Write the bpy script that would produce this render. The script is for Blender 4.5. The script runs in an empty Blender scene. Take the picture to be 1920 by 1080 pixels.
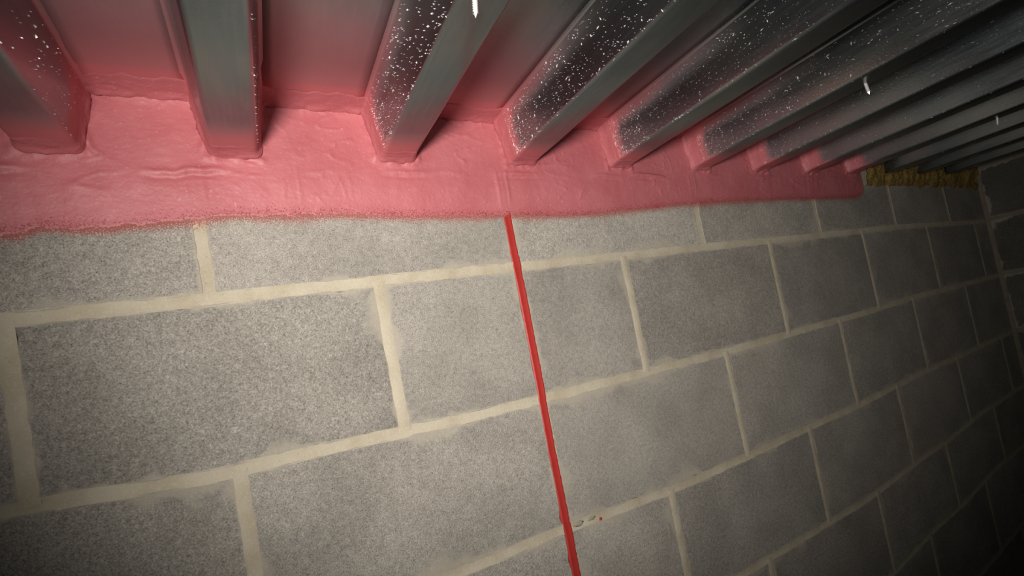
import bpy, bmesh, math, random
from mathutils import Vector, Matrix, noise

scene = bpy.context.scene
COL = scene.collection

# ------------------------------------------------------------------ camera
CAM_POS = Vector((-0.3655, -0.6554, -0.1260))
RIGHT = Vector((0.85634127, -0.48068973, -0.18872473))
FWD = Vector((0.49657829, 0.86680102, 0.04545316))
UP = Vector((0.14173792, -0.13264002, 0.98097757))
cam_data = bpy.data.cameras.new('camera')
cam = bpy.data.objects.new('camera', cam_data)
COL.objects.link(cam)
cam.matrix_world = Matrix(((RIGHT.x, UP.x, -FWD.x, CAM_POS.x),
                           (RIGHT.y, UP.y, -FWD.y, CAM_POS.y),
                           (RIGHT.z, UP.z, -FWD.z, CAM_POS.z),
                           (0, 0, 0, 1)))
cam_data.sensor_width = 36.0
cam_data.lens = 894.2 * 36.0 / 1920.0
cam_data.shift_x = -39.976 / 1920.0
cam_data.shift_y = 64.874 / 1920.0
cam_data.clip_start = 0.01
scene.camera = cam

# ------------------------------------------------------------------ world, lamp, exposure
world = bpy.data.worlds.new('dim_room')
scene.world = world
world.use_nodes = True
world.node_tree.nodes['Background'].inputs[0].default_value = (0.62, 0.66, 0.64, 1)
world.node_tree.nodes['Background'].inputs[1].default_value = 0.008

lamp_data = bpy.data.lights.new('work_light', 'SPOT')
lamp_data.energy = 53.0
lamp_data.color = (1.0, 0.955, 0.90)
lamp_data.shadow_soft_size = 0.075
lamp_data.spot_size = 1.689
lamp_data.spot_blend = 1.0
lamp = bpy.data.objects.new('work_light', lamp_data)
COL.objects.link(lamp)
lamp.location = (-0.541, -0.813, -0.122)
aim = Vector((0.125, 0.0, 0.105)) - lamp.location
lamp.rotation_euler = aim.to_track_quat('-Z', 'Y').to_euler()

scene.view_settings.view_transform = 'Standard'
scene.view_settings.look = 'None'
scene.view_settings.gamma = 1.0
scene.view_settings.use_curve_mapping = False
scene.view_settings.exposure = 0.0

# ------------------------------------------------------------------ helpers
random.seed(7)


def interp(pts, x):
    if x <= pts[0][0]:
        return pts[0][1]
    for (a, va), (b, vb) in zip(pts, pts[1:]):
        if x <= b:
            t = (x - a) / (b - a)
            t = t * t * (3 - 2 * t)
            return va + (vb - va) * t
    return pts[-1][1]


def smooth(a, b, x):
    t = max(0.0, min(1.0, (x - a) / (b - a)))
    return t * t * (3 - 2 * t)


def nz(x, y, z, s):
    return noise.noise(Vector((x * s, y * s, z * s)))


def fbm(x, y, z, s, o=4):
    return noise.fractal(Vector((x * s, y * s, z * s)), 1.0, 2.0, o)


def link(name, me, mat, parent=None, shade=False):
    if mat:
        me.materials.append(mat)
    if shade:
        me.polygons.foreach_set('use_smooth', [True] * len(me.polygons))
    o = bpy.data.objects.new(name, me)
    COL.objects.link(o)
    if parent:
        o.parent = parent
    return o


def pymesh(name, v, f):
    me = bpy.data.meshes.new(name)
    me.from_pydata(v, [], f)
    me.update()
    return me


def tag(o, label, cat=None, group=None, kind=None):
    o['label'] = label
    if cat:
        o['category'] = cat
    if group:
        o['group'] = group
    if kind:
        o['kind'] = kind


# ------------------------------------------------------------------ node helpers
class NT:
    def __init__(self, name):
        self.m = bpy.data.materials.new(name)
        self.m.use_nodes = True
        self.t = self.m.node_tree
        self.b = self.t.nodes['Principled BSDF']

    def n(self, kind, **kw):
        nd = self.t.nodes.new(kind)
        for k, v in kw.items():
            setattr(nd, k, v)
        return nd

    def l(self, a, b):
        self.t.links.new(a, b)

    def put(self, sock, v):
        if hasattr(v, 'links'):
            self.l(v, sock)
        else:
            sock.default_value = v

    def math(self, op, a, b=0.0, c=None, clamp=False):
        nd = self.n('ShaderNodeMath', operation=op, use_clamp=clamp)
        self.put(nd.inputs[0], a)
        self.put(nd.inputs[1], b)
        if c is not None:
            self.put(nd.inputs[2], c)
        return nd.outputs[0]

    def noise(self, vec, scale, detail=2.0, rough=0.5):
        nd = self.n('ShaderNodeTexNoise')
        self.l(vec, nd.inputs['Vector'])
        nd.inputs['Scale'].default_value = scale
        nd.inputs['Detail'].default_value = detail
        nd.inputs['Roughness'].default_value = rough
        return nd.outputs['Fac']

    def step(self, v, a, b, x=0.0, y=1.0):
        nd = self.n('ShaderNodeMapRange', interpolation_type='SMOOTHSTEP')
        self.put(nd.inputs[0], v)
        nd.inputs[1].default_value = a
        nd.inputs[2].default_value = b
        nd.inputs[3].default_value = x
        nd.inputs[4].default_value = y
        return nd.outputs[0]

    def mix(self, fac, a, b, mode='MIX'):
        nd = self.n('ShaderNodeMix', data_type='RGBA', blend_type=mode)
        self.put(nd.inputs[0], fac)
        self.put(nd.inputs[6], a if hasattr(a, 'links') else (*a, 1) if len(a) == 3 else a)
        self.put(nd.inputs[7], b if hasattr(b, 'links') else (*b, 1) if len(b) == 3 else b)
        return nd.outputs[2]

    def ramp(self, v, stops):
        nd = self.n('ShaderNodeValToRGB')
        el = nd.color_ramp.elements
        while len(el) < len(stops):
            el.new(0.5)
        for e, (p, c) in zip(el, stops):
            e.position = p
            e.color = (*c, 1)
        self.l(v, nd.inputs[0])
        return nd.outputs[0]

    def bump(self, h, strength, dist, normal=None):
        nd = self.n('ShaderNodeBump')
        self.put(nd.inputs['Strength'], strength)
        nd.inputs['Distance'].default_value = dist
        self.l(h, nd.inputs['Height'])
        if normal:
            self.l(normal, nd.inputs['Normal'])
        return nd.outputs[0]

    def pos(self):
        return self.n('ShaderNodeNewGeometry').outputs['Position']

    def sep(self, v):
        nd = self.n('ShaderNodeSeparateXYZ')
        self.l(v, nd.inputs[0])
        return nd.outputs


ZB, ZT = 0.1680, 0.2372            # underside of the deck ribs and of the raised pans
MORTAR = (0.49, 0.435, 0.335)
RED_STAIN = (0.36, 0.055, 0.05)

# lower edge of the red spray along the wall
ZLOW = [(-1.1, 0.080), (-0.572, 0.081), (-0.557, 0.081), (-0.545, 0.087), (-0.512, 0.084), (-0.467, 0.087), (-0.413, 0.091),
        (-0.381, 0.094), (-0.275, 0.093), (-0.132, 0.086), (0.0, 0.083), (0.134, 0.080), (0.284, 0.087),
        (0.433, 0.095), (0.704, 0.100), (0.93, 0.101), (1.05, 0.102), (1.095, 0.106)]


def edge_distance(k, pos):
    """Distance below the lower edge of the red spray (negative inside it)."""
    s = k.sep(pos)
    xl = k.math('MULTIPLY_ADD', s[0], 1 / 2.2, 0.5)
    fc = k.n('ShaderNodeFloatCurve')
    cu = fc.mapping.curves[0]
    pts = [((x + 1.1) / 2.2, z * 5) for x, z in ZLOW]
    cu.points[0].location = pts[0]
    cu.points[1].location = pts[-1]
    for p in pts[1:-1]:
        cu.points.new(*p)
    fc.mapping.update()
    k.l(xl, fc.inputs['Value'])
    zl = k.math('MULTIPLY', fc.outputs[0], 0.2)
    return k.math('SUBTRACT', zl, s[2])


def stain_mask(k, pos):
    """Red overspray specks just below the lower edge of the spray band."""
    s = k.sep(pos)
    d = edge_distance(k, pos)
    big = k.noise(pos, 18, 2)
    reach = k.math('MULTIPLY_ADD', big, 0.026, 0.002)   # how far the specks fall
    t = k.math('DIVIDE', d, reach)
    fine = k.noise(pos, 650, 1.5, 0.6)
    thr = k.math('ADD', fine, k.math('MULTIPLY', t, -0.32))
    m = k.step(thr, 0.30, 0.46)
    inx = k.step(s[0], 1.07, 1.12, 1.0, 0.0)
    return k.math('MULTIPLY', m, inx)


def mat_block():
    k = NT('concrete_block_face')
    tc = k.n('ShaderNodeTexCoord').outputs['Object']
    oi = k.n('ShaderNodeObjectInfo').outputs['Random']
    off = k.n('ShaderNodeVectorMath', operation='ADD')
    k.l(tc, off.inputs[0])
    k.l(k.math('MULTIPLY', oi, 31.0), off.inputs[1])
    v = off.outputs[0]
    pos = k.pos()
    n1 = k.noise(v, 680, 1.5, 0.55)
    n2 = k.noise(v, 180, 2)
    n3 = k.noise(v, 9, 3, 0.55)
    vo = k.n('ShaderNodeTexVoronoi')
    vo.inputs['Scale'].default_value = 330
    k.l(v, vo.inputs['Vector'])
    grain = k.math('ADD', k.math('MULTIPLY', n1, 0.75), k.math('MULTIPLY', n2, 0.25))
    c = k.ramp(grain, [(0.28, (0.17, 0.148, 0.124)), (0.42, (0.295, 0.268, 0.230)),
                       (0.56, (0.385, 0.354, 0.310)), (0.72, (0.57, 0.53, 0.475))])
    pits = k.step(vo.outputs['Distance'], 0.10, 0.26, 0.55, 1.0)
    pitsel = k.step(n2, 0.42, 0.55, 1.0, 0.0)
    pits2 = k.math('ADD', k.math('MULTIPLY', pits, pitsel), k.math('SUBTRACT', 1.0, pitsel))
    c = k.mix(1.0, c, pits2, 'MULTIPLY')
    blotch = k.step(n3, 0.30, 0.70, 0.86, 1.09)
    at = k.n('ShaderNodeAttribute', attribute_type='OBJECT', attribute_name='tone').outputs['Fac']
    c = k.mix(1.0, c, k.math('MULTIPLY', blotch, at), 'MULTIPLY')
    # pale mortar smeared over the arrises
    ua = k.n('ShaderNodeUVMap', uv_map='near').outputs[0]
    ub = k.n('ShaderNodeUVMap', uv_map='far').outputs[0]
    a, b = k.sep(ua), k.sep(ub)
    d = k.math('MINIMUM', k.math('MINIMUM', a[0], a[1]), k.math('MINIMUM', b[0], b[1]))
    ns = k.noise(v, 11, 3, 0.6)
    wdt = k.math('MULTIPLY_ADD', k.step(ns, 0.46, 0.84), 0.030, 0.0030)
    sm = k.step(k.math('ADD', k.math('DIVIDE', d, wdt), k.math('MULTIPLY_ADD', n1, 0.9, -0.45)), 0.35, 1.35, 0.72, 0.0)
    smt = k.noise(v, 27, 2)
    c = k.mix(sm, c, k.mix(smt, (0.45, 0.405, 0.325), (0.36, 0.32, 0.25)))
    st = stain_mask(k, pos)
    c = k.mix(k.math('MULTIPLY', st, 0.80), c, k.mix(k.noise(pos, 300, 1), RED_STAIN, (0.34, 0.062, 0.045)))
    k.l(c, k.b.inputs['Base Color'])
    k.b.inputs['Roughness'].default_value = 0.9
    k.b.inputs['Specular IOR Level'].default_value = 0.25
    h = k.math('ADD', k.math('MULTIPLY', n1, 1.0), k.math('MULTIPLY', pits2, 0.5))
    bs = k.math('MULTIPLY_ADD', sm, -0.5, 0.65)
    k.l(k.bump(h, bs, 0.0016), k.b.inputs['Normal'])
    return k.m


def mat_mortar(name='mortar', shade_tone=1.0):
    k = NT(name)
    pos = k.pos()
    n1 = k.noise(pos, 420, 2)
    n2 = k.noise(pos, 22, 3)
    c = k.mix(k.step(n2, 0.35, 0.7), MORTAR, (0.42, 0.36, 0.26))
    c = k.mix(k.math('MULTIPLY', k.step(n1, 0.5, 0.75), 0.35), c, (0.62, 0.56, 0.43))
    c = k.mix(k.step(n1, 0.22, 0.33, 0.5, 0.0), c, (0.20, 0.16, 0.11))
    st = stain_mask(k, pos)
    c = k.mix(k.math('MULTIPLY', st, 0.80), c, k.mix(k.noise(pos, 300, 1), RED_STAIN, (0.34, 0.062, 0.045)))
    c = k.mix(1.0, c, (shade_tone, shade_tone, shade_tone), 'MULTIPLY')  # even darkening: painted shade for the side wall, tan tone for the flakes
    k.l(c, k.b.inputs['Base Color'])
    k.b.inputs['Roughness'].default_value = 0.88
    k.b.inputs['Specular IOR Level'].default_value = 0.25
    k.l(k.bump(k.noise(pos, 160, 4, 0.6), 0.5, 0.0016), k.b.inputs['Normal'])
    return k.m


def mat_coat():
    k = NT('red_firestop_spray')
    pos = k.pos()
    n1 = k.noise(pos, 260, 3, 0.6)
    n2 = k.noise(pos, 14, 3)
    n3 = k.noise(pos, 60, 3, 0.6)
    c = k.mix(k.step(n2, 0.3, 0.7), (0.50, 0.145, 0.160), (0.45, 0.115, 0.128))
    c = k.mix(k.step(n3, 0.55, 0.8, 0.0, 0.35), c, (0.57, 0.18, 0.185))
    c = k.mix(k.step(n1, 0.62, 0.72, 0.0, 0.4), c, (0.72, 0.34, 0.33))
    # thin dry edge: specks of darker red at the lower rim
    rim = k.step(edge_distance(k, pos), -0.026, 0.002)
    dots = k.noise(pos, 600, 1.5, 0.6)
    c = k.mix(k.math('MULTIPLY', k.step(k.math('ADD', dots, k.math('MULTIPLY', rim, 0.32)), 0.76, 0.90), 0.80), c, (0.22, 0.025, 0.022))
    k.l(c, k.b.inputs['Base Color'])
    k.b.inputs['Roughness'].default_value = 0.55
    k.b.inputs['Specular IOR Level'].default_value = 0.6
    k.l(k.bump(k.math('ADD', n1, k.math('MULTIPLY', n3, 0.8)), 0.40, 0.0016), k.b.inputs['Normal'])
    return k.m


def mat_bead():
    k = NT('red_joint_sealant')
    pos = k.pos()
    c = k.mix(k.noise(pos, 60, 2), (0.43, 0.032, 0.024), (0.37, 0.024, 0.019))
    k.l(c, k.b.inputs['Base Color'])
    k.b.inputs['Roughness'].default_value = 0.52
    k.l(k.bump(k.noise(pos, 110, 2), 0.18, 0.002), k.b.inputs['Normal'])
    return k.m


def mat_metal(name):
    """Galvanised deck steel; red overspray drifting out from the wall, further on the raised pans than on the ribs."""
    k = NT(name)
    pos = k.pos()
    s = k.sep(pos)
    st = k.n('ShaderNodeMapping')
    st.inputs['Scale'].default_value = (1.0, 0.08, 1.0)
    k.l(pos, st.inputs['Vector'])
    brushed = k.noise(st.outputs[0], 260, 3)
    n2 = k.noise(pos, 9, 3)
    c = k.mix(k.step(n2, 0.3, 0.7), (0.235, 0.25, 0.245), (0.165, 0.20, 0.215))
    c = k.mix(k.step(brushed, 0.35, 0.75, 0.0, 0.18), c, (0.34, 0.35, 0.35))
    d = k.math('MULTIPLY', s[1], -1.0)
    pan = k.step(s[2], ZB + 0.035, ZT - 0.004)
    m1 = k.step(k.math('ADD', d, k.math('MULTIPLY', pan, -0.016)), 0.036, 0.064, 1.0, 0.0)
    dn = k.math('ADD', d, k.math('MULTIPLY_ADD', k.noise(pos, 6, 2), 0.24, -0.12))
    flange = k.step(s[2], ZB + 0.002, ZB + 0.008, 1.0, 0.0)
    m2 = k.math('MULTIPLY', k.step(dn, 0.06, 0.34, 0.80, 0.0), pan)
    m3 = k.step(dn, 0.0, 0.24, 0.13, 0.0)
    m4 = k.math('MULTIPLY', k.step(d, 0.040, 0.100, 1.0, 0.0), flange)
    m3 = k.math('MAXIMUM', m3, m4)
    m = k.math('MAXIMUM', k.math('MAXIMUM', m1, m2), m3)
    sp = k.noise(pos, 520, 1)
    m = k.math('MULTIPLY', m, k.step(sp, 0.15, 0.55, 0.85, 1.0))
    m = k.math('MULTIPLY', m, k.step(s[0], 1.02, 1.22, 1.0, 0.0))
    c = k.mix(m, c, k.mix(k.step(d, 0.03, 0.12), (0.50, 0.130, 0.142), (0.26, 0.060, 0.066)))
    k.l(c, k.b.inputs['Base Color'])
    k.l(k.math('MULTIPLY_ADD', m, -0.97, 0.97, clamp=True), k.b.inputs['Metallic'])
    k.l(k.math('ADD', k.math('MULTIPLY_ADD', brushed, 0.12, 0.19), k.math('MULTIPLY', m, 0.22)), k.b.inputs['Roughness'])
    k.l(k.bump(k.noise(pos, 300, 2), 0.12, 0.0008), k.b.inputs['Normal'])
    return k.m


def mat_speck():
    k = NT('pale_fleck')
    k.b.inputs['Base Color'].default_value = (0.80, 0.77, 0.76, 1)
    k.b.inputs['Roughness'].default_value = 0.35
    k.b.inputs['Metallic'].default_value = 0.25
    return k.m


def mat_screw():
    k = NT('zinc_screw')
    k.b.inputs['Base Color'].default_value = (0.78, 0.78, 0.78, 1)
    k.b.inputs['Metallic'].default_value = 0.5
    k.b.inputs['Roughness'].default_value = 0.35
    return k.m


def mat_wool():
    k = NT('mineral_wool_fibre')
    pos = k.pos()
    mp = k.n('ShaderNodeMapping')
    mp.inputs['Scale'].default_value = (0.25, 1.0, 1.0)
    k.l(pos, mp.inputs['Vector'])
    f = k.noise(mp.outputs[0], 260, 4, 0.65)
    c = k.ramp(f, [(0.30, (0.13, 0.075, 0.014)), (0.50, (0.26, 0.165, 0.035)), (0.72, (0.34, 0.235, 0.07))])
    k.l(c, k.b.inputs['Base Color'])
    k.b.inputs['Roughness'].default_value = 0.95
    k.l(k.bump(f, 0.8, 0.004), k.b.inputs['Normal'])
    return k.m


M_BLOCK, M_MORTAR, M_COAT, M_BEAD = mat_block(), mat_mortar(), mat_coat(), mat_bead()
M_SHADED = mat_mortar('painted_shade_mortar', 0.5)  # mortar colour darkened to stand in for shade on the side wall
M_PAN = M_RIB = mat_metal('deck_steel')
M_SPECK, M_SCREW, M_WOOL = mat_speck(), mat_screw(), mat_wool()

# ------------------------------------------------------------------ block wall
CORNER_X = 1.935
# head joint positions by half module (key 2k = position k)
HX = {-7: -1.385, -6: -1.185, -5: -0.985, -4: -0.782, -3: -0.578, -2: -0.407, -1: -0.216, 0: 0.0, 1: 0.221, 2: 0.438,
      3: 0.654, 4: 0.866, 5: 1.066, 6: 1.260, 7: 1.452, 8: 1.630, 9: 1.820, 10: CORNER_X + 0.002}
# bed joints: gently sagging courses
BED = {1: [(-1.5, 0.197), (2.0, 0.197)],
       0: [(-1.4, -0.006), (-0.6, -0.005), (0.0, 0.0), (0.65, 0.004), (1.25, 0.009), (1.95, 0.002)],
       -1: [(-1.4, -0.180), (-0.62, -0.186), (-0.4, -0.203), (-0.05, -0.2115), (0.45, -0.213), (0.9, -0.208), (1.3, -0.199), (1.95, -0.196)],
       -2: [(-1.4, -0.392), (-0.6, -0.396), (-0.1, -0.412), (0.3, -0.426), (0.8, -0.421), (1.3, -0.408), (1.95, -0.402)],
       -3: [(-1.4, -0.600), (-0.6, -0.604), (0.3, -0.628), (0.8, -0.634), (1.2, -0.618), (1.6, -0.597), (1.95, -0.592)],
       -4: [(-1.4, -0.802), (-0.6, -0.806), (0.7, -0.832), (1.2, -0.802), (1.6, -0.775), (1.95, -0.768)],
       -5: [(-1.4, -1.005), (0.7, -1.030), (1.2, -1.002), (1.95, -0.970)],
       -6: [(-1.4, -1.208), (0.7, -1.228), (1.95, -1.175)],
       -7: [(-1.4, -1.410), (0.7, -1.425), (1.95, -1.378)],
       -8: [(-1.4, -1.612), (0.7, -1.625), (1.95, -1.580)]}


def bed(j, x):
    return interp(BED[j], x)


GAP = 0.0052


def block_mesh(x0, x1, zb, zt, seed, fr=lambda x, y, z: (x, y, z)):
    """One block: chipped outline, rounded arris, real depth. zb / zt are functions of x."""
    rng = random.Random(seed)
    w = x1 - x0
    n = max(6, int(w / 0.011))
    hm = 14
    per = []
    jit = lambda: rng.uniform(-0.0010, 0.0010) + (rng.uniform(0.0, 0.003) if rng.random() < 0.10 else 0)
    for i in range(n):
        x = x0 + w * i / n
        per.append((x, zb(x) + jit(), 0, 1))
    for i in range(hm):
        t = i / hm
        per.append((x1 - jit(), zb(x1) + (zt(x1) - zb(x1)) * t, -1, 0))
    for i in range(n):
        x = x1 - w * i / n
        per.append((x, zt(x) - jit(), 0, -1))
    for i in range(hm):
        t = 1 - i / hm
        per.append((x0 + jit(), zb(x0) + (zt(x0) - zb(x0)) * t, 1, 0))
    N = len(per)
    cx, cz = (x0 + x1) / 2, (zb(x0) + zt(x1)) / 2
    vs, raw = [], []
    for ins, y in ((0.0018, 0.0), (0.0004, 0.0012), (0.0, 0.030)):
        for (x, z, dx, dz) in per:
            px = min(max(x + dx * ins, x0 + ins), x1 - ins)
            pz = min(max(z + dz * ins, zb(x) + ins * 0.6), zt(x) - ins * 0.6)
            raw.append((px, pz))
            vs.append(fr(px - cx, y, pz - cz))
    fs = [list(range(N))]
    for r in range(2):
        for i in range(N):
            j = (i + 1) % N
            fs.append([r * N + i, (r + 1) * N + i, (r + 1) * N + j, r * N + j])
    me = pymesh('concrete_block', vs, fs)
    near = me.uv_layers.new(name='near')
    far = me.uv_layers.new(name='far')
    for lp in me.loops:
        x, z = raw[lp.vertex_index]
        near.data[lp.index].uv = (x - x0, z - zb(x))
        far.data[lp.index].uv = (x1 - x, zt(x) - z)
    return me, cx, cz


def slab(name, lo, hi, mat, parent=None):
    bm = bmesh.new()
    bmesh.ops.create_cube(bm, size=1.0)
    for v in bm.verts:
        v.co = Vector([lo[i] + (v.co[i] + 0.5) * (hi[i] - lo[i]) for i in range(3)])
    me = bpy.data.meshes.new(name)
    bm.to_mesh(me)
    bm.free()
    return link(name, me, mat, parent)


def strip_mesh(name, pts, across, half, depth_c, depth_e, wig, seed, fr):
    """Tooled mortar strip: pts along the joint (x, z), 'across' is the unit direction over the joint."""
    vs, fs = [], []
    K = 7
    for i, (x, z) in enumerate(pts):
        o = nz(x + seed, z, 0.3, 40) * wig
        for k in range(K):
            t = -1 + 2 * k / (K - 1)
            d = depth_e + (depth_c - depth_e) * (1 - t * t) + nz(x * 1.0 + t * 0.004, z, seed, 95) * 0.0007
            vs.append(fr(x + across[0] * (t * half + o), d, z + across[1] * (t * half + o)))
        if i:
            a, b = (i - 1) * K, i * K
            for k in range(K - 1):
                fs.append([a + k, b + k, b + k + 1, a + k + 1])
    return pymesh(name, vs, fs)


ident = lambda x, y, z: (x, y, z)
wall = slab('wall_back', (-1.40, 0.0075, -1.85), (CORNER_X + 0.14, 0.15, 0.30), M_MORTAR)
tag(wall, 'grey concrete block wall with cream mortar under the steel deck', kind='structure')

WALL_TOP = 0.135
TONE = {(0, -2): 0.98, (0, 0): 1.10, (0, -4): 0.92, (0, 2): 1.02, (-1, -3): 0.80, (-1, -1): 0.93, (-1, 0): 0.92, (-1, 1): 0.86, (-1, 3): 0.80,
        (-2, -2): 0.93, (-2, 0): 0.95, (-2, -4): 0.86, (-2, 2): 0.96}
for j in range(0, -9, -1):
    # courses 0, -2, -4 have head joints on even keys (full modules), the others on odd keys, cut at the control joint
    keys = [k for k in range(-7, 11) if (k % 2 == 0) == (j % 2 == 0)]
    if 0 not in keys:
        keys.append(0)
    if 10 not in keys:
        keys.append(10)
    keys.sort()
    if -7 not in keys and -6 in keys:
        pass
    for a, b in zip(keys, keys[1:]):
        xa, xb = HX[a] + GAP, HX[b] - GAP
        if b == 10:
            xb = CORNER_X - 0.006
        zb = (lambda jj: (lambda x: bed(jj, x) + GAP))(j)
        zt = (lambda jj: (lambda x: bed(jj + 1, x) - GAP))(j)
        zbot, ztop = zb, zt
        if j == 0:
            ztop = lambda x: WALL_TOP
        # course j sits on bed joint j: rename so course 0 is above joint 0
        me, cx, cz = block_mesh(xa, xb, zbot, ztop, 100 + j * 37 + a)
        o = link('concrete_block', me, M_BLOCK, wall)
        o.location = (cx, 0, cz)
        o['tone'] = TONE.get((j, a), random.Random(j * 50 + a).uniform(0.86, 1.04))
    # head joints of this course
    for a in keys:
        if a in (0, 10) or a == -7:
            continue
        x = HX[a]
        z0, z1 = bed(j, x), (bed(j + 1, x) if j < 0 else WALL_TOP)
        n = 22
        lean = random.Random(a * 9 + j).uniform(-0.002, 0.002)
        pts = [(x + lean * (i / n - .5), z0 + (z1 - z0) * i / n) for i in range(n + 1)]
        me = strip_mesh('head_joint', pts, (1, 0), 0.0078, -0.0008 if j else 0.0009, 0.0001 if j else 0.0007, 0.0014, a + 3.3 * j, ident)
        link('head_joint', me, M_MORTAR, wall, True)
for j in range(0, -9, -1):
    n = 230
    for (xa, xb) in ((-1.40, -0.006), (0.006, CORNER_X - 0.006)):
        m = int(n * (xb - xa) / 3.3)
        pts = [(xa + (xb - xa) * i / m, bed(j, xa + (xb - xa) * i / m)) for i in range(m + 1)]
        me = strip_mesh('bed_joint', pts, (0, 1), 0.0080, 0.0010, -0.0001, 0.0016, 11.7 * j, ident)
        link('bed_joint', me, M_MORTAR, wall, True)

# side wall beyond the corner; its shade is painted into block and mortar colour
side = slab('wall_right', (CORNER_X + 0.0075, -1.70, -1.85), (CORNER_X + 0.14, 0.004, 0.30), M_SHADED)
tag(side, 'concrete block side wall with shade painted into its colour, meeting the long wall at the far corner', kind='structure')
frs = lambda x, y, z: (y, -x, z)      # wall frame turned: along the wall = -y, outwards = -x
SZ = {j: bed(j, 1.95) + 0.004 for j in BED}
for j in range(0, -9, -1):
    st = 0.20 if j % 2 else 0.40
    edges = [0.004]
    while edges[-1] < 1.68:
        edges.append(min(st + 0.4 * (len(edges) - 1), 1.70))
    zb0, zt0 = SZ[j] + GAP, (SZ[j + 1] - GAP if j < 0 else 0.19)
    for q, (a, b) in enumerate(zip(edges, edges[1:])):
        if b - a < 0.05:
            continue
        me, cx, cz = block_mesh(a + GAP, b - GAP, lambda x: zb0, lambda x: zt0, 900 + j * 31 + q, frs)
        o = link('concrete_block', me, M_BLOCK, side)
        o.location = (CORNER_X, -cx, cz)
        o['tone'] = random.Random(j * 50 + q + 7).uniform(0.34, 0.42)  # low tone puts the corner's shade into the block colour

# ------------------------------------------------------------------ steel deck ceiling
X0, PITCH, WB, SL = -0.3734, 0.20311, 0.0471, 0.0120
DL = {1: 0.029, 2: -0.009, 3: -0.015, 4: -0.014, 5: -0.008, 6: 0.007, 7: 0.003, 8: 0.007, 9: 0.001}
RIBS = list(range(-1, 13))
Y_END = -2.2


def rib_left(i):
    return X0 + PITCH * (i - 2) + DL.get(i, 0.0)


def arc(p, a, b, r, n=4):
    """round the corner at p between directions to a and b"""
    p, a, b = Vector(p), Vector(a), Vector(b)
    u, v = (a - p).normalized(), (b - p).normalized()
    p0, p1 = p + u * r, p + v * r
    return [tuple((p0 * (1 - t) ** 2 + p * 2 * t * (1 - t) + p1 * t * t)) for t in [q / n for q in range(n + 1)]]


def rib_profile(i):
    L = rib_left(i)
    q = [(L - SL - 0.0045, ZT), (L - SL, ZT), (L, ZB), (L + WB, ZB), (L + WB + SL, ZT), (L + WB + SL + 0.0045, ZT)]
    out = [q[0]]
    for a, p, b, r in ((q[0], q[1], q[2], 0.004), (q[1], q[2], q[3], 0.0055), (q[2], q[3], q[4], 0.0055), (q[3], q[4], q[5], 0.004)):
        out += arc(p, a, b, r)
    out.append(q[5])
    return out


def sheet(name, prof, y0, y1, mat, parent, t=0.0013, ny=24, dent=0.0, seed=0):
    """Formed steel sheet: profile in xz, run along y, with real thickness."""
    vs, fs = [], []
    n = len(prof)
    nrm = []
    for k in range(n):
        a, b = prof[max(k - 1, 0)], prof[min(k + 1, n - 1)]
        d = Vector((b[0] - a[0], b[1] - a[1])).normalized()
        nrm.append((-d.y, d.x))                         # upwards
    for layer in (0, 1):
        for i in range(ny + 1):
            f = i / ny
            y = y0 + (y1 - y0) * f ** 1.6
            for k, (x, z) in enumerate(prof):
                w = dent * nz(x * 3 + seed, y, z, 9)
                vs.append((x + nrm[k][0] * (t * layer + w), y, z + nrm[k][1] * (t * layer + w)))
    S = (ny + 1) * n
    for i in range(ny):
        for k in range(n - 1):
            a = i * n + k
            fs.append([a, a + n, a + n + 1, a + 1])
            fs.append([S + a, S + a + 1, S + a + n + 1, S + a + n])
    for k in range(n - 1):
        fs.append([k, k + 1, S + k + 1, S + k])
        e = ny * n + k
        fs.append([e, S + e, S + e + 1, e + 1])
    for i in range(ny):
        a = i * n
        fs.append([a, S + a, S + a + n, a + n])
        a = i * n + n - 1
        fs.append([a, a + n, S + a + n, S + a])
    return link(name, pymesh(name, vs, fs), mat, parent, True)


ceil = bpy.data.objects.new('ceiling', None)
COL.objects.link(ceil)
ceil.location = (0, 0, 0)
tag(ceil, 'galvanised fluted steel roof deck with narrow ribs running out from the wall', kind='structure')


def speck_mesh(i, side, count, seed):
    """Pale flecks of dried spray clinging to one web of a rib."""
    rng = random.Random(seed)
    L = rib_left(i)
    if side < 0:
        p0, p1 = Vector((L - SL, 0, ZT)), Vector((L, 0, ZB))
    else:
        p0, p1 = Vector((L + WB + SL, 0, ZT)), Vector((L + WB, 0, ZB))
    along = (p1 - p0)
    out = Vector((side * (ZT - ZB), 0, -SL)).normalized()
    dn = along.normalized()
    vs, fs = [], []
    for q in range(count):
        y = -0.035 - 0.75 * rng.random() ** 1.9
        f = rng.uniform(0.05, 0.97)
        if rng.random() < 0.10:
            f = rng.uniform(0.9, 0.99)
        c = p0 + along * f + Vector((0, y, 0)) + out * 0.0004
        big = rng.random() ** 5 * (0.6 if i <= 3 else 1.0)
        ln = 0.00045 + 0.0026 * big
        wd = 0.00026 + 0.0004 * big
        ang = rng.gauss(0.15, 0.35) if rng.random() < 0.6 else rng.uniform(0, 3.14)
        u = (Vector((0, -1, 0)) * math.cos(ang) + dn * math.sin(ang))
        w = out.cross(u).normalized()
        b = len(vs)
        hgt = 0.0004 + 0.0008 * rng.random()
        for s, t in ((-1, 0.2), (0.1, 1), (1, -0.3), (-0.2, -1)):
            vs.append(tuple(c + u * ln * s + w * wd * t - out * 0.0006))
        vs.append(tuple(c + out * hgt + u * ln * 0.2))
        for e in range(4):
            fs.append([b + e, b + (e + 1) % 4, b + 4])
    return pymesh('overspray_flecks', vs, fs)


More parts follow.
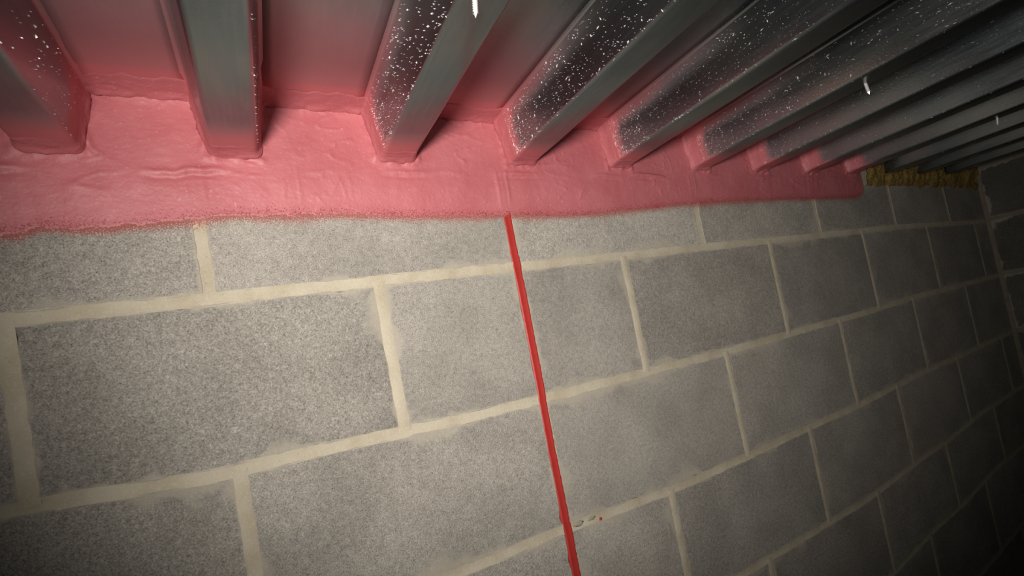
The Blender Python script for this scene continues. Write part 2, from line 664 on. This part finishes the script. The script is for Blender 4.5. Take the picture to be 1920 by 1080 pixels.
for i in RIBS:
    prof = rib_profile(i)
    o = sheet('deck_rib', prof, -0.001, Y_END, M_RIB, ceil, dent=0.0011, seed=i * 1.7)
    if 3 <= i <= 11:
        s = link('overspray_flecks', speck_mesh(i, -1, [800, 1300, 1500, 1100, 900, 600, 350, 220, 150][i - 3], 40 + i), M_SPECK, o)
        s['kind'] = 'stuff'
    if i in (1, 2):
        s = link('overspray_flecks', speck_mesh(i, 1, 170, 70 + i), M_SPECK, o)
        s['kind'] = 'stuff'
    if i != RIBS[-1]:
        xa = prof[-1][0] - 0.003
        xb = rib_left(i + 1) - SL - 0.0045 + 0.003
        pp = [(xa + (xb - xa) * q / 8, ZT + 0.0003) for q in range(9)]
        sheet('deck_pan', pp, -0.001, Y_END, M_PAN, ceil, dent=0.0010, seed=i * 3.1)

# ------------------------------------------------------------------ red firestop spray over the head of the wall
XS0, XS1 = -1.05, 1.13


def coat_d(x, z):
    """distance-like value inside the coat: >0 covered"""
    lo = interp(ZLOW, x) + 0.0022 * fbm(x, 0, 1.3, 60, 3) + 0.0010 * nz(x, 2, 0, 420)
    d = z - lo
    xe = 1.128 + 0.006 * nz(0, 0, z, 60) + smooth(0.165, 0.21, z) * 0.03
    d2 = xe - x
    r = 0.030
    if d < r and d2 < r:                       # rounded end
        return r - math.hypot(r - d, r - d2)
    return min(d, d2)


def coat_h(x, z):
    d = coat_d(x, z)
    if d < -0.003:
        return None
    base = 0.0036 * smooth(0.0, 0.050, d) + 0.0004
    if d < 0:
        base = -0.0015
    lump = 0.0010 * fbm(x, 4.0, z, 24, 4) + 0.0003 * fbm(x, 1.0, z * 2.2, 90, 3)
    # crease where the wall stops and the stuffed flutes begin
    zc = 0.150 + 0.007 * nz(x, 7, 0, 15) + 0.002 * nz(x, 8, 0, 70)
    cz = (z - zc) / 0.0035
    crease = 0.0030 * math.exp(-cz * cz) * smooth(0.0, 0.45, nz(x, 9, 0, 11) + 0.12)
    cz2 = (z - zc + 0.006) / 0.003
    crease -= 0.0018 * math.exp(-cz2 * cz2) * smooth(0.0, 0.45, nz(x, 9, 0, 11) + 0.12)
    # joints telegraphing through
    jt = 0.0
    for hx, a in ((HX[-2] + 0.002, 0.0022), (0.0, 0.0034), (HX[2], 0.0018), (HX[4], 0.0015)):
        for e in (-0.0085, 0.0085):
            t = (x - hx - e) / 0.0028
            if abs(t) < 3:
                jt += a * 0.45 * math.exp(-t * t)
        t = (x - hx) / 0.006
        if abs(t) < 3:
            jt += a * 0.35 * math.exp(-t * t)
    jt *= smooth(0.165, 0.145, z)
    # short wrinkles, sags and cracks above the crease
    wv = nz(x * 0.55 + 3, 5, z * 1.6, 30)
    wr = 0.0017 * max(0.0, 1 - abs(wv) / 0.06) * smooth(0.05, 0.35, nz(x, 11, z, 13))
    wv2 = nz(x * 1.6 + 8, 2, z * 0.5, 34)
    wr += 0.0012 * max(0.0, 1 - abs(wv2) / 0.05) * smooth(0.1, 0.4, nz(x, 21, z, 12))
    k = smooth(0.002, 0.04, d)
    # roll of material hugging each rib end
    roll = 0.0
    for i in RIBS:
        L = rib_left(i)
        if L - 0.05 < x < L + WB + 0.05:
            dx = max(L - 0.006 - x, x - L - WB - 0.006, 0.0)
            dz = max(ZB - 0.004 - z, 0.0)
            r = math.hypot(dx, dz)
            roll = max(roll, 0.0034 * math.exp(-(r / 0.0045) ** 2) * (0.5 + 1.3 * nz(x, 3, z, 85)))
    top = max(0.0, z - (ZT - 0.020)) / 0.020
    roll = max(roll, 0.003 * top ** 4 * (0.7 + 0.9 * nz(x, 6, z, 60)))
    return base + (lump + crease + jt + wr) * k + roll


def build_coat():
    vs, fs, idx = [], [], {}
    dx, dz = 0.0021, 0.0021
    nx = int((XS1 + 0.08 - XS0) / dx)
    nzz = int((ZT + 0.012 - 0.072) / dz)
    for a in range(nx + 1):
        x = XS0 + a * dx
        for b in range(nzz + 1):
            z = 0.072 + b * dz
            h = coat_h(x, z)
            if h is None:
                continue
            idx[a, b] = len(vs)
            vs.append((x, -h, z))
    for a in range(nx):
        for b in range(nzz):
            q = [idx.get((a, b)), idx.get((a + 1, b)), idx.get((a + 1, b + 1)), idx.get((a, b + 1))]
            if None not in q:
                fs.append(q)
    # the part that turns out onto the deck: swept along the deck profile
    prof = []
    for i in RIBS:
        if rib_left(i) + WB < XS0 or rib_left(i) > 1.20:
            continue
        prof += rib_profile(i)
    dense = []
    for (a, b) in zip(prof, prof[1:]):
        ln = math.hypot(b[0] - a[0], b[1] - a[1])
        m = max(1, int(ln / 0.0028))
        for q in range(m):
            dense.append((a[0] + (b[0] - a[0]) * q / m, a[1] + (b[1] - a[1]) * q / m))
    dense = [p for p in dense if XS0 < p[0] < 1.165]
    n = len(dense)
    s = 0.0
    rows = 20
    base = len(vs)
    for k, (x, z) in enumerate(dense):
        a, b = dense[max(k - 2, 0)], dense[min(k + 2, n - 1)]
        d = Vector((b[0] - a[0], b[1] - a[1]))
        d = d.normalized() if d.length > 1e-9 else Vector((1, 0))
        nx_, nz_ = d.y, -d.x                       # away from the metal, downwards
        if k:
            s += math.hypot(x - dense[k - 1][0], z - dense[k - 1][1])
        hi = smooth(ZB + 0.02, ZT - 0.01, z)
        lip = (0.031 + 0.012 * hi) * (1 + 0.25 * nz(s, 0, 0, 22) + 0.12 * nz(s, 1, 0, 80))
        lip *= smooth(1.20, 1.10, x) * 0.85 + 0.15
        for r in range(rows + 1):
            f = r / rows
            y = 0.004 - (lip + 0.004) * f
            th = 0.0026 * (1 - f) ** 1.2 + 0.0022 * math.exp(-((y + 0.006) / 0.007) ** 2)
            th *= 1 + 0.55 * fbm(s, y * 1.6, 2.0, 55, 3)
            th += 0.0030 * max(0.0, 1 - abs(nz(s * 0.45, y * 1.5, 4.0, 75)) / 0.10) * (1 - f) ** 1.5 * smooth(-0.15, 0.25, nz(s, 0, 9.0, 16))
            th = max(th, 0.0004) if f < 0.97 else -0.0002
            vs.append((x + nx_ * th, y, z + nz_ * th))
    R = rows + 1
    for k in range(n - 1):
        for r in range(rows):
            q = base + k * R + r
            fs.append([q, q + 1, q + R + 1, q + R])
    return pymesh('firestop_spray', vs, fs)


coat = link('firestop_spray', build_coat(), M_COAT, None, True)
tag(coat, 'red firestop spray coating smeared along the joint between block wall and steel deck', 'firestop')

# ------------------------------------------------------------------ red sealant bead in the control joint
def build_bead():
    vs, fs = [], []
    K = 9
    n = 400
    z0, z1 = 0.092, -1.62
    for i in range(n + 1):
        z = z0 + (z1 - z0) * i / n
        sh = 0.0012 * nz(0, 0, z, 9) + 0.0012 * smooth(0.0, -0.03, z) * smooth(-0.22, -0.19, z) + 0.0016 * smooth(-0.405, -0.42, z)
        el = -0.0082 + sh + 0.0007 * nz(1, 0, z, 190) + 0.0006 * nz(1, 5, z, 520)
        er = 0.0082 + sh + 0.0010 * nz(2, 0, z, 170) + 0.0007 * nz(2, 5, z, 520) + 0.0016 * math.exp(-((z - 0.004) / 0.012) ** 2)
        for k in range(K):
            t = k / (K - 1)
            x = el + (er - el) * t
            c = 4 * t * (1 - t)
            y = -0.0012 + 0.0014 * c + 0.0004 * nz(x, 3, z, 60)
            if k in (0, K - 1):
                y = 0.004
            vs.append((x, y, z))
        if i:
            a, b = (i - 1) * K, i * K
            for k in range(K - 1):
                fs.append([a + k, a + k + 1, b + k + 1, b + k])
    return pymesh('sealant_bead', vs, fs)


bead = link('sealant_bead', build_bead(), M_BEAD, None, True)
tag(bead, 'bright red sealant bead filling the vertical control joint of the block wall', 'sealant')

# small drip of the sealant left on the bed joint, and the flake of old mortar beside the bead
def blob(name, loc, r, mat, parent, squash, seed):
    bm = bmesh.new()
    bmesh.ops.create_icosphere(bm, subdivisions=2, radius=1.0)
    for v in bm.verts:
        k = 1 + 0.55 * nz(v.co.x + seed, v.co.y, v.co.z, 1.7)
        v.co = Vector((v.co.x * r * squash[0] * k, v.co.y * r * squash[1] * k, v.co.z * r * squash[2] * k))
    me = bpy.data.meshes.new(name)
    bm.to_mesh(me)
    bm.free()
    o = link(name, me, mat, parent, True)
    o.location = loc
    return o


blob('sealant_drip', (0.0635, -0.0006, bed(-2, 0.0635) - 0.004), 0.0024, M_BEAD, bead, (1.0, 0.6, 1.1), 1)
M_TAN = mat_mortar('tan_mortar', 0.72)
blob('mortar_flake', (0.021, 0.0006, bed(-2, 0.021) + 0.001), 0.008, M_TAN, wall, (1.2, 0.14, 0.60), 4)
blob('mortar_flake', (0.047, 0.0006, bed(-2, 0.047) + 0.0015), 0.0055, M_TAN, wall, (1.5, 0.16, 0.55), 8)

# ------------------------------------------------------------------ mineral wool beyond the spray
def build_wool():
    vs, fs = [], []
    n, m = 330, 22
    xa, xb = 1.145, CORNER_X - 0.008
    for i in range(n + 1):
        x = xa + (xb - xa) * i / n
        lo = 0.123 + 0.010 * nz(x, 0, 0, 16) + 0.004 * nz(x, 1, 0, 60) - 0.008 * smooth(1.4, 1.9, x)
        for k in range(m + 1):
            f = k / m
            z = lo + (0.247 - lo) * f
            b = math.sin(min(1.0, f * 2.4) * math.pi * 0.5)
            y = 0.004 - b * (0.014 + 0.012 * fbm(x, 0, z, 22, 4)) - 0.003 * fbm(x * 0.4, 3, z, 130, 2)
            vs.append((x, y, z))
        if i:
            a, c = (i - 1) * (m + 1), i * (m + 1)
            for k in range(m):
                fs.append([a + k, c + k, c + k + 1, a + k + 1])
    return pymesh('mineral_wool', vs, fs)


wool = link('mineral_wool', build_wool(), M_WOOL, None, True)
tag(wool, 'yellow brown mineral wool packed above the block wall beyond the red spray', 'insulation')

# ------------------------------------------------------------------ screw tips coming through the deck ribs
def screw(loc, length, label, tilt):
    root = bpy.data.objects.new('deck_screw', None)
    COL.objects.link(root)
    root.location = loc
    root.rotation_euler = tilt
    vs, fs = [], []
    seg, turns, per = 10, 7, 6
    nring = turns * per
    for r in range(nring + 1):
        f = r / nring
        z = 0.002 - length * 0.80 * f
        for s in range(seg):
            a = 2 * math.pi * s / seg
            ph = (r / per - s / seg) % 1.0
            rad = 0.0019 + 0.0007 * max(0.0, 1 - abs(ph - 0.5) * 4)
            vs.append((math.cos(a) * rad, math.sin(a) * rad, z))
    for r in range(nring):
        for s in range(seg):
            t = (s + 1) % seg
            fs.append([r * seg + s, r * seg + t, (r + 1) * seg + t, (r + 1) * seg + s])
    link('threaded_shank', pymesh('threaded_shank', vs, fs), M_SCREW, root)
    vs, fs = [], []
    for s in range(8):
        a = 2 * math.pi * s / 8
        rr = 0.0019 if s % 4 else 0.0014
        vs.append((math.cos(a) * rr, math.sin(a) * rr, 0.002 - length * 0.79))
    vs.append((0, 0, 0.002 - length))
    for s in range(8):
        fs.append([s, 8, (s + 1) % 8])
    link('drill_point', pymesh('drill_point', vs, fs), M_SCREW, root)
    tag(root, label, 'screw', 'screw tips poking through the deck')


screw((-0.171, -0.322, ZB - 0.001), 0.018, 'pale screw tip under the rib nearest above the red bead, at the top edge', (0.1, 0.1, 0))
screw((0.478, -0.318, ZB - 0.001), 0.020, 'pale screw tip hanging below a dark rib on the right of the deck', (-0.1, 0.12, 0.4))
screw((1.077, -0.30, ZB - 0.001), 0.018, 'faint screw tip on the far dark ribs near the right edge', (0.1, -0.05, 0.8))
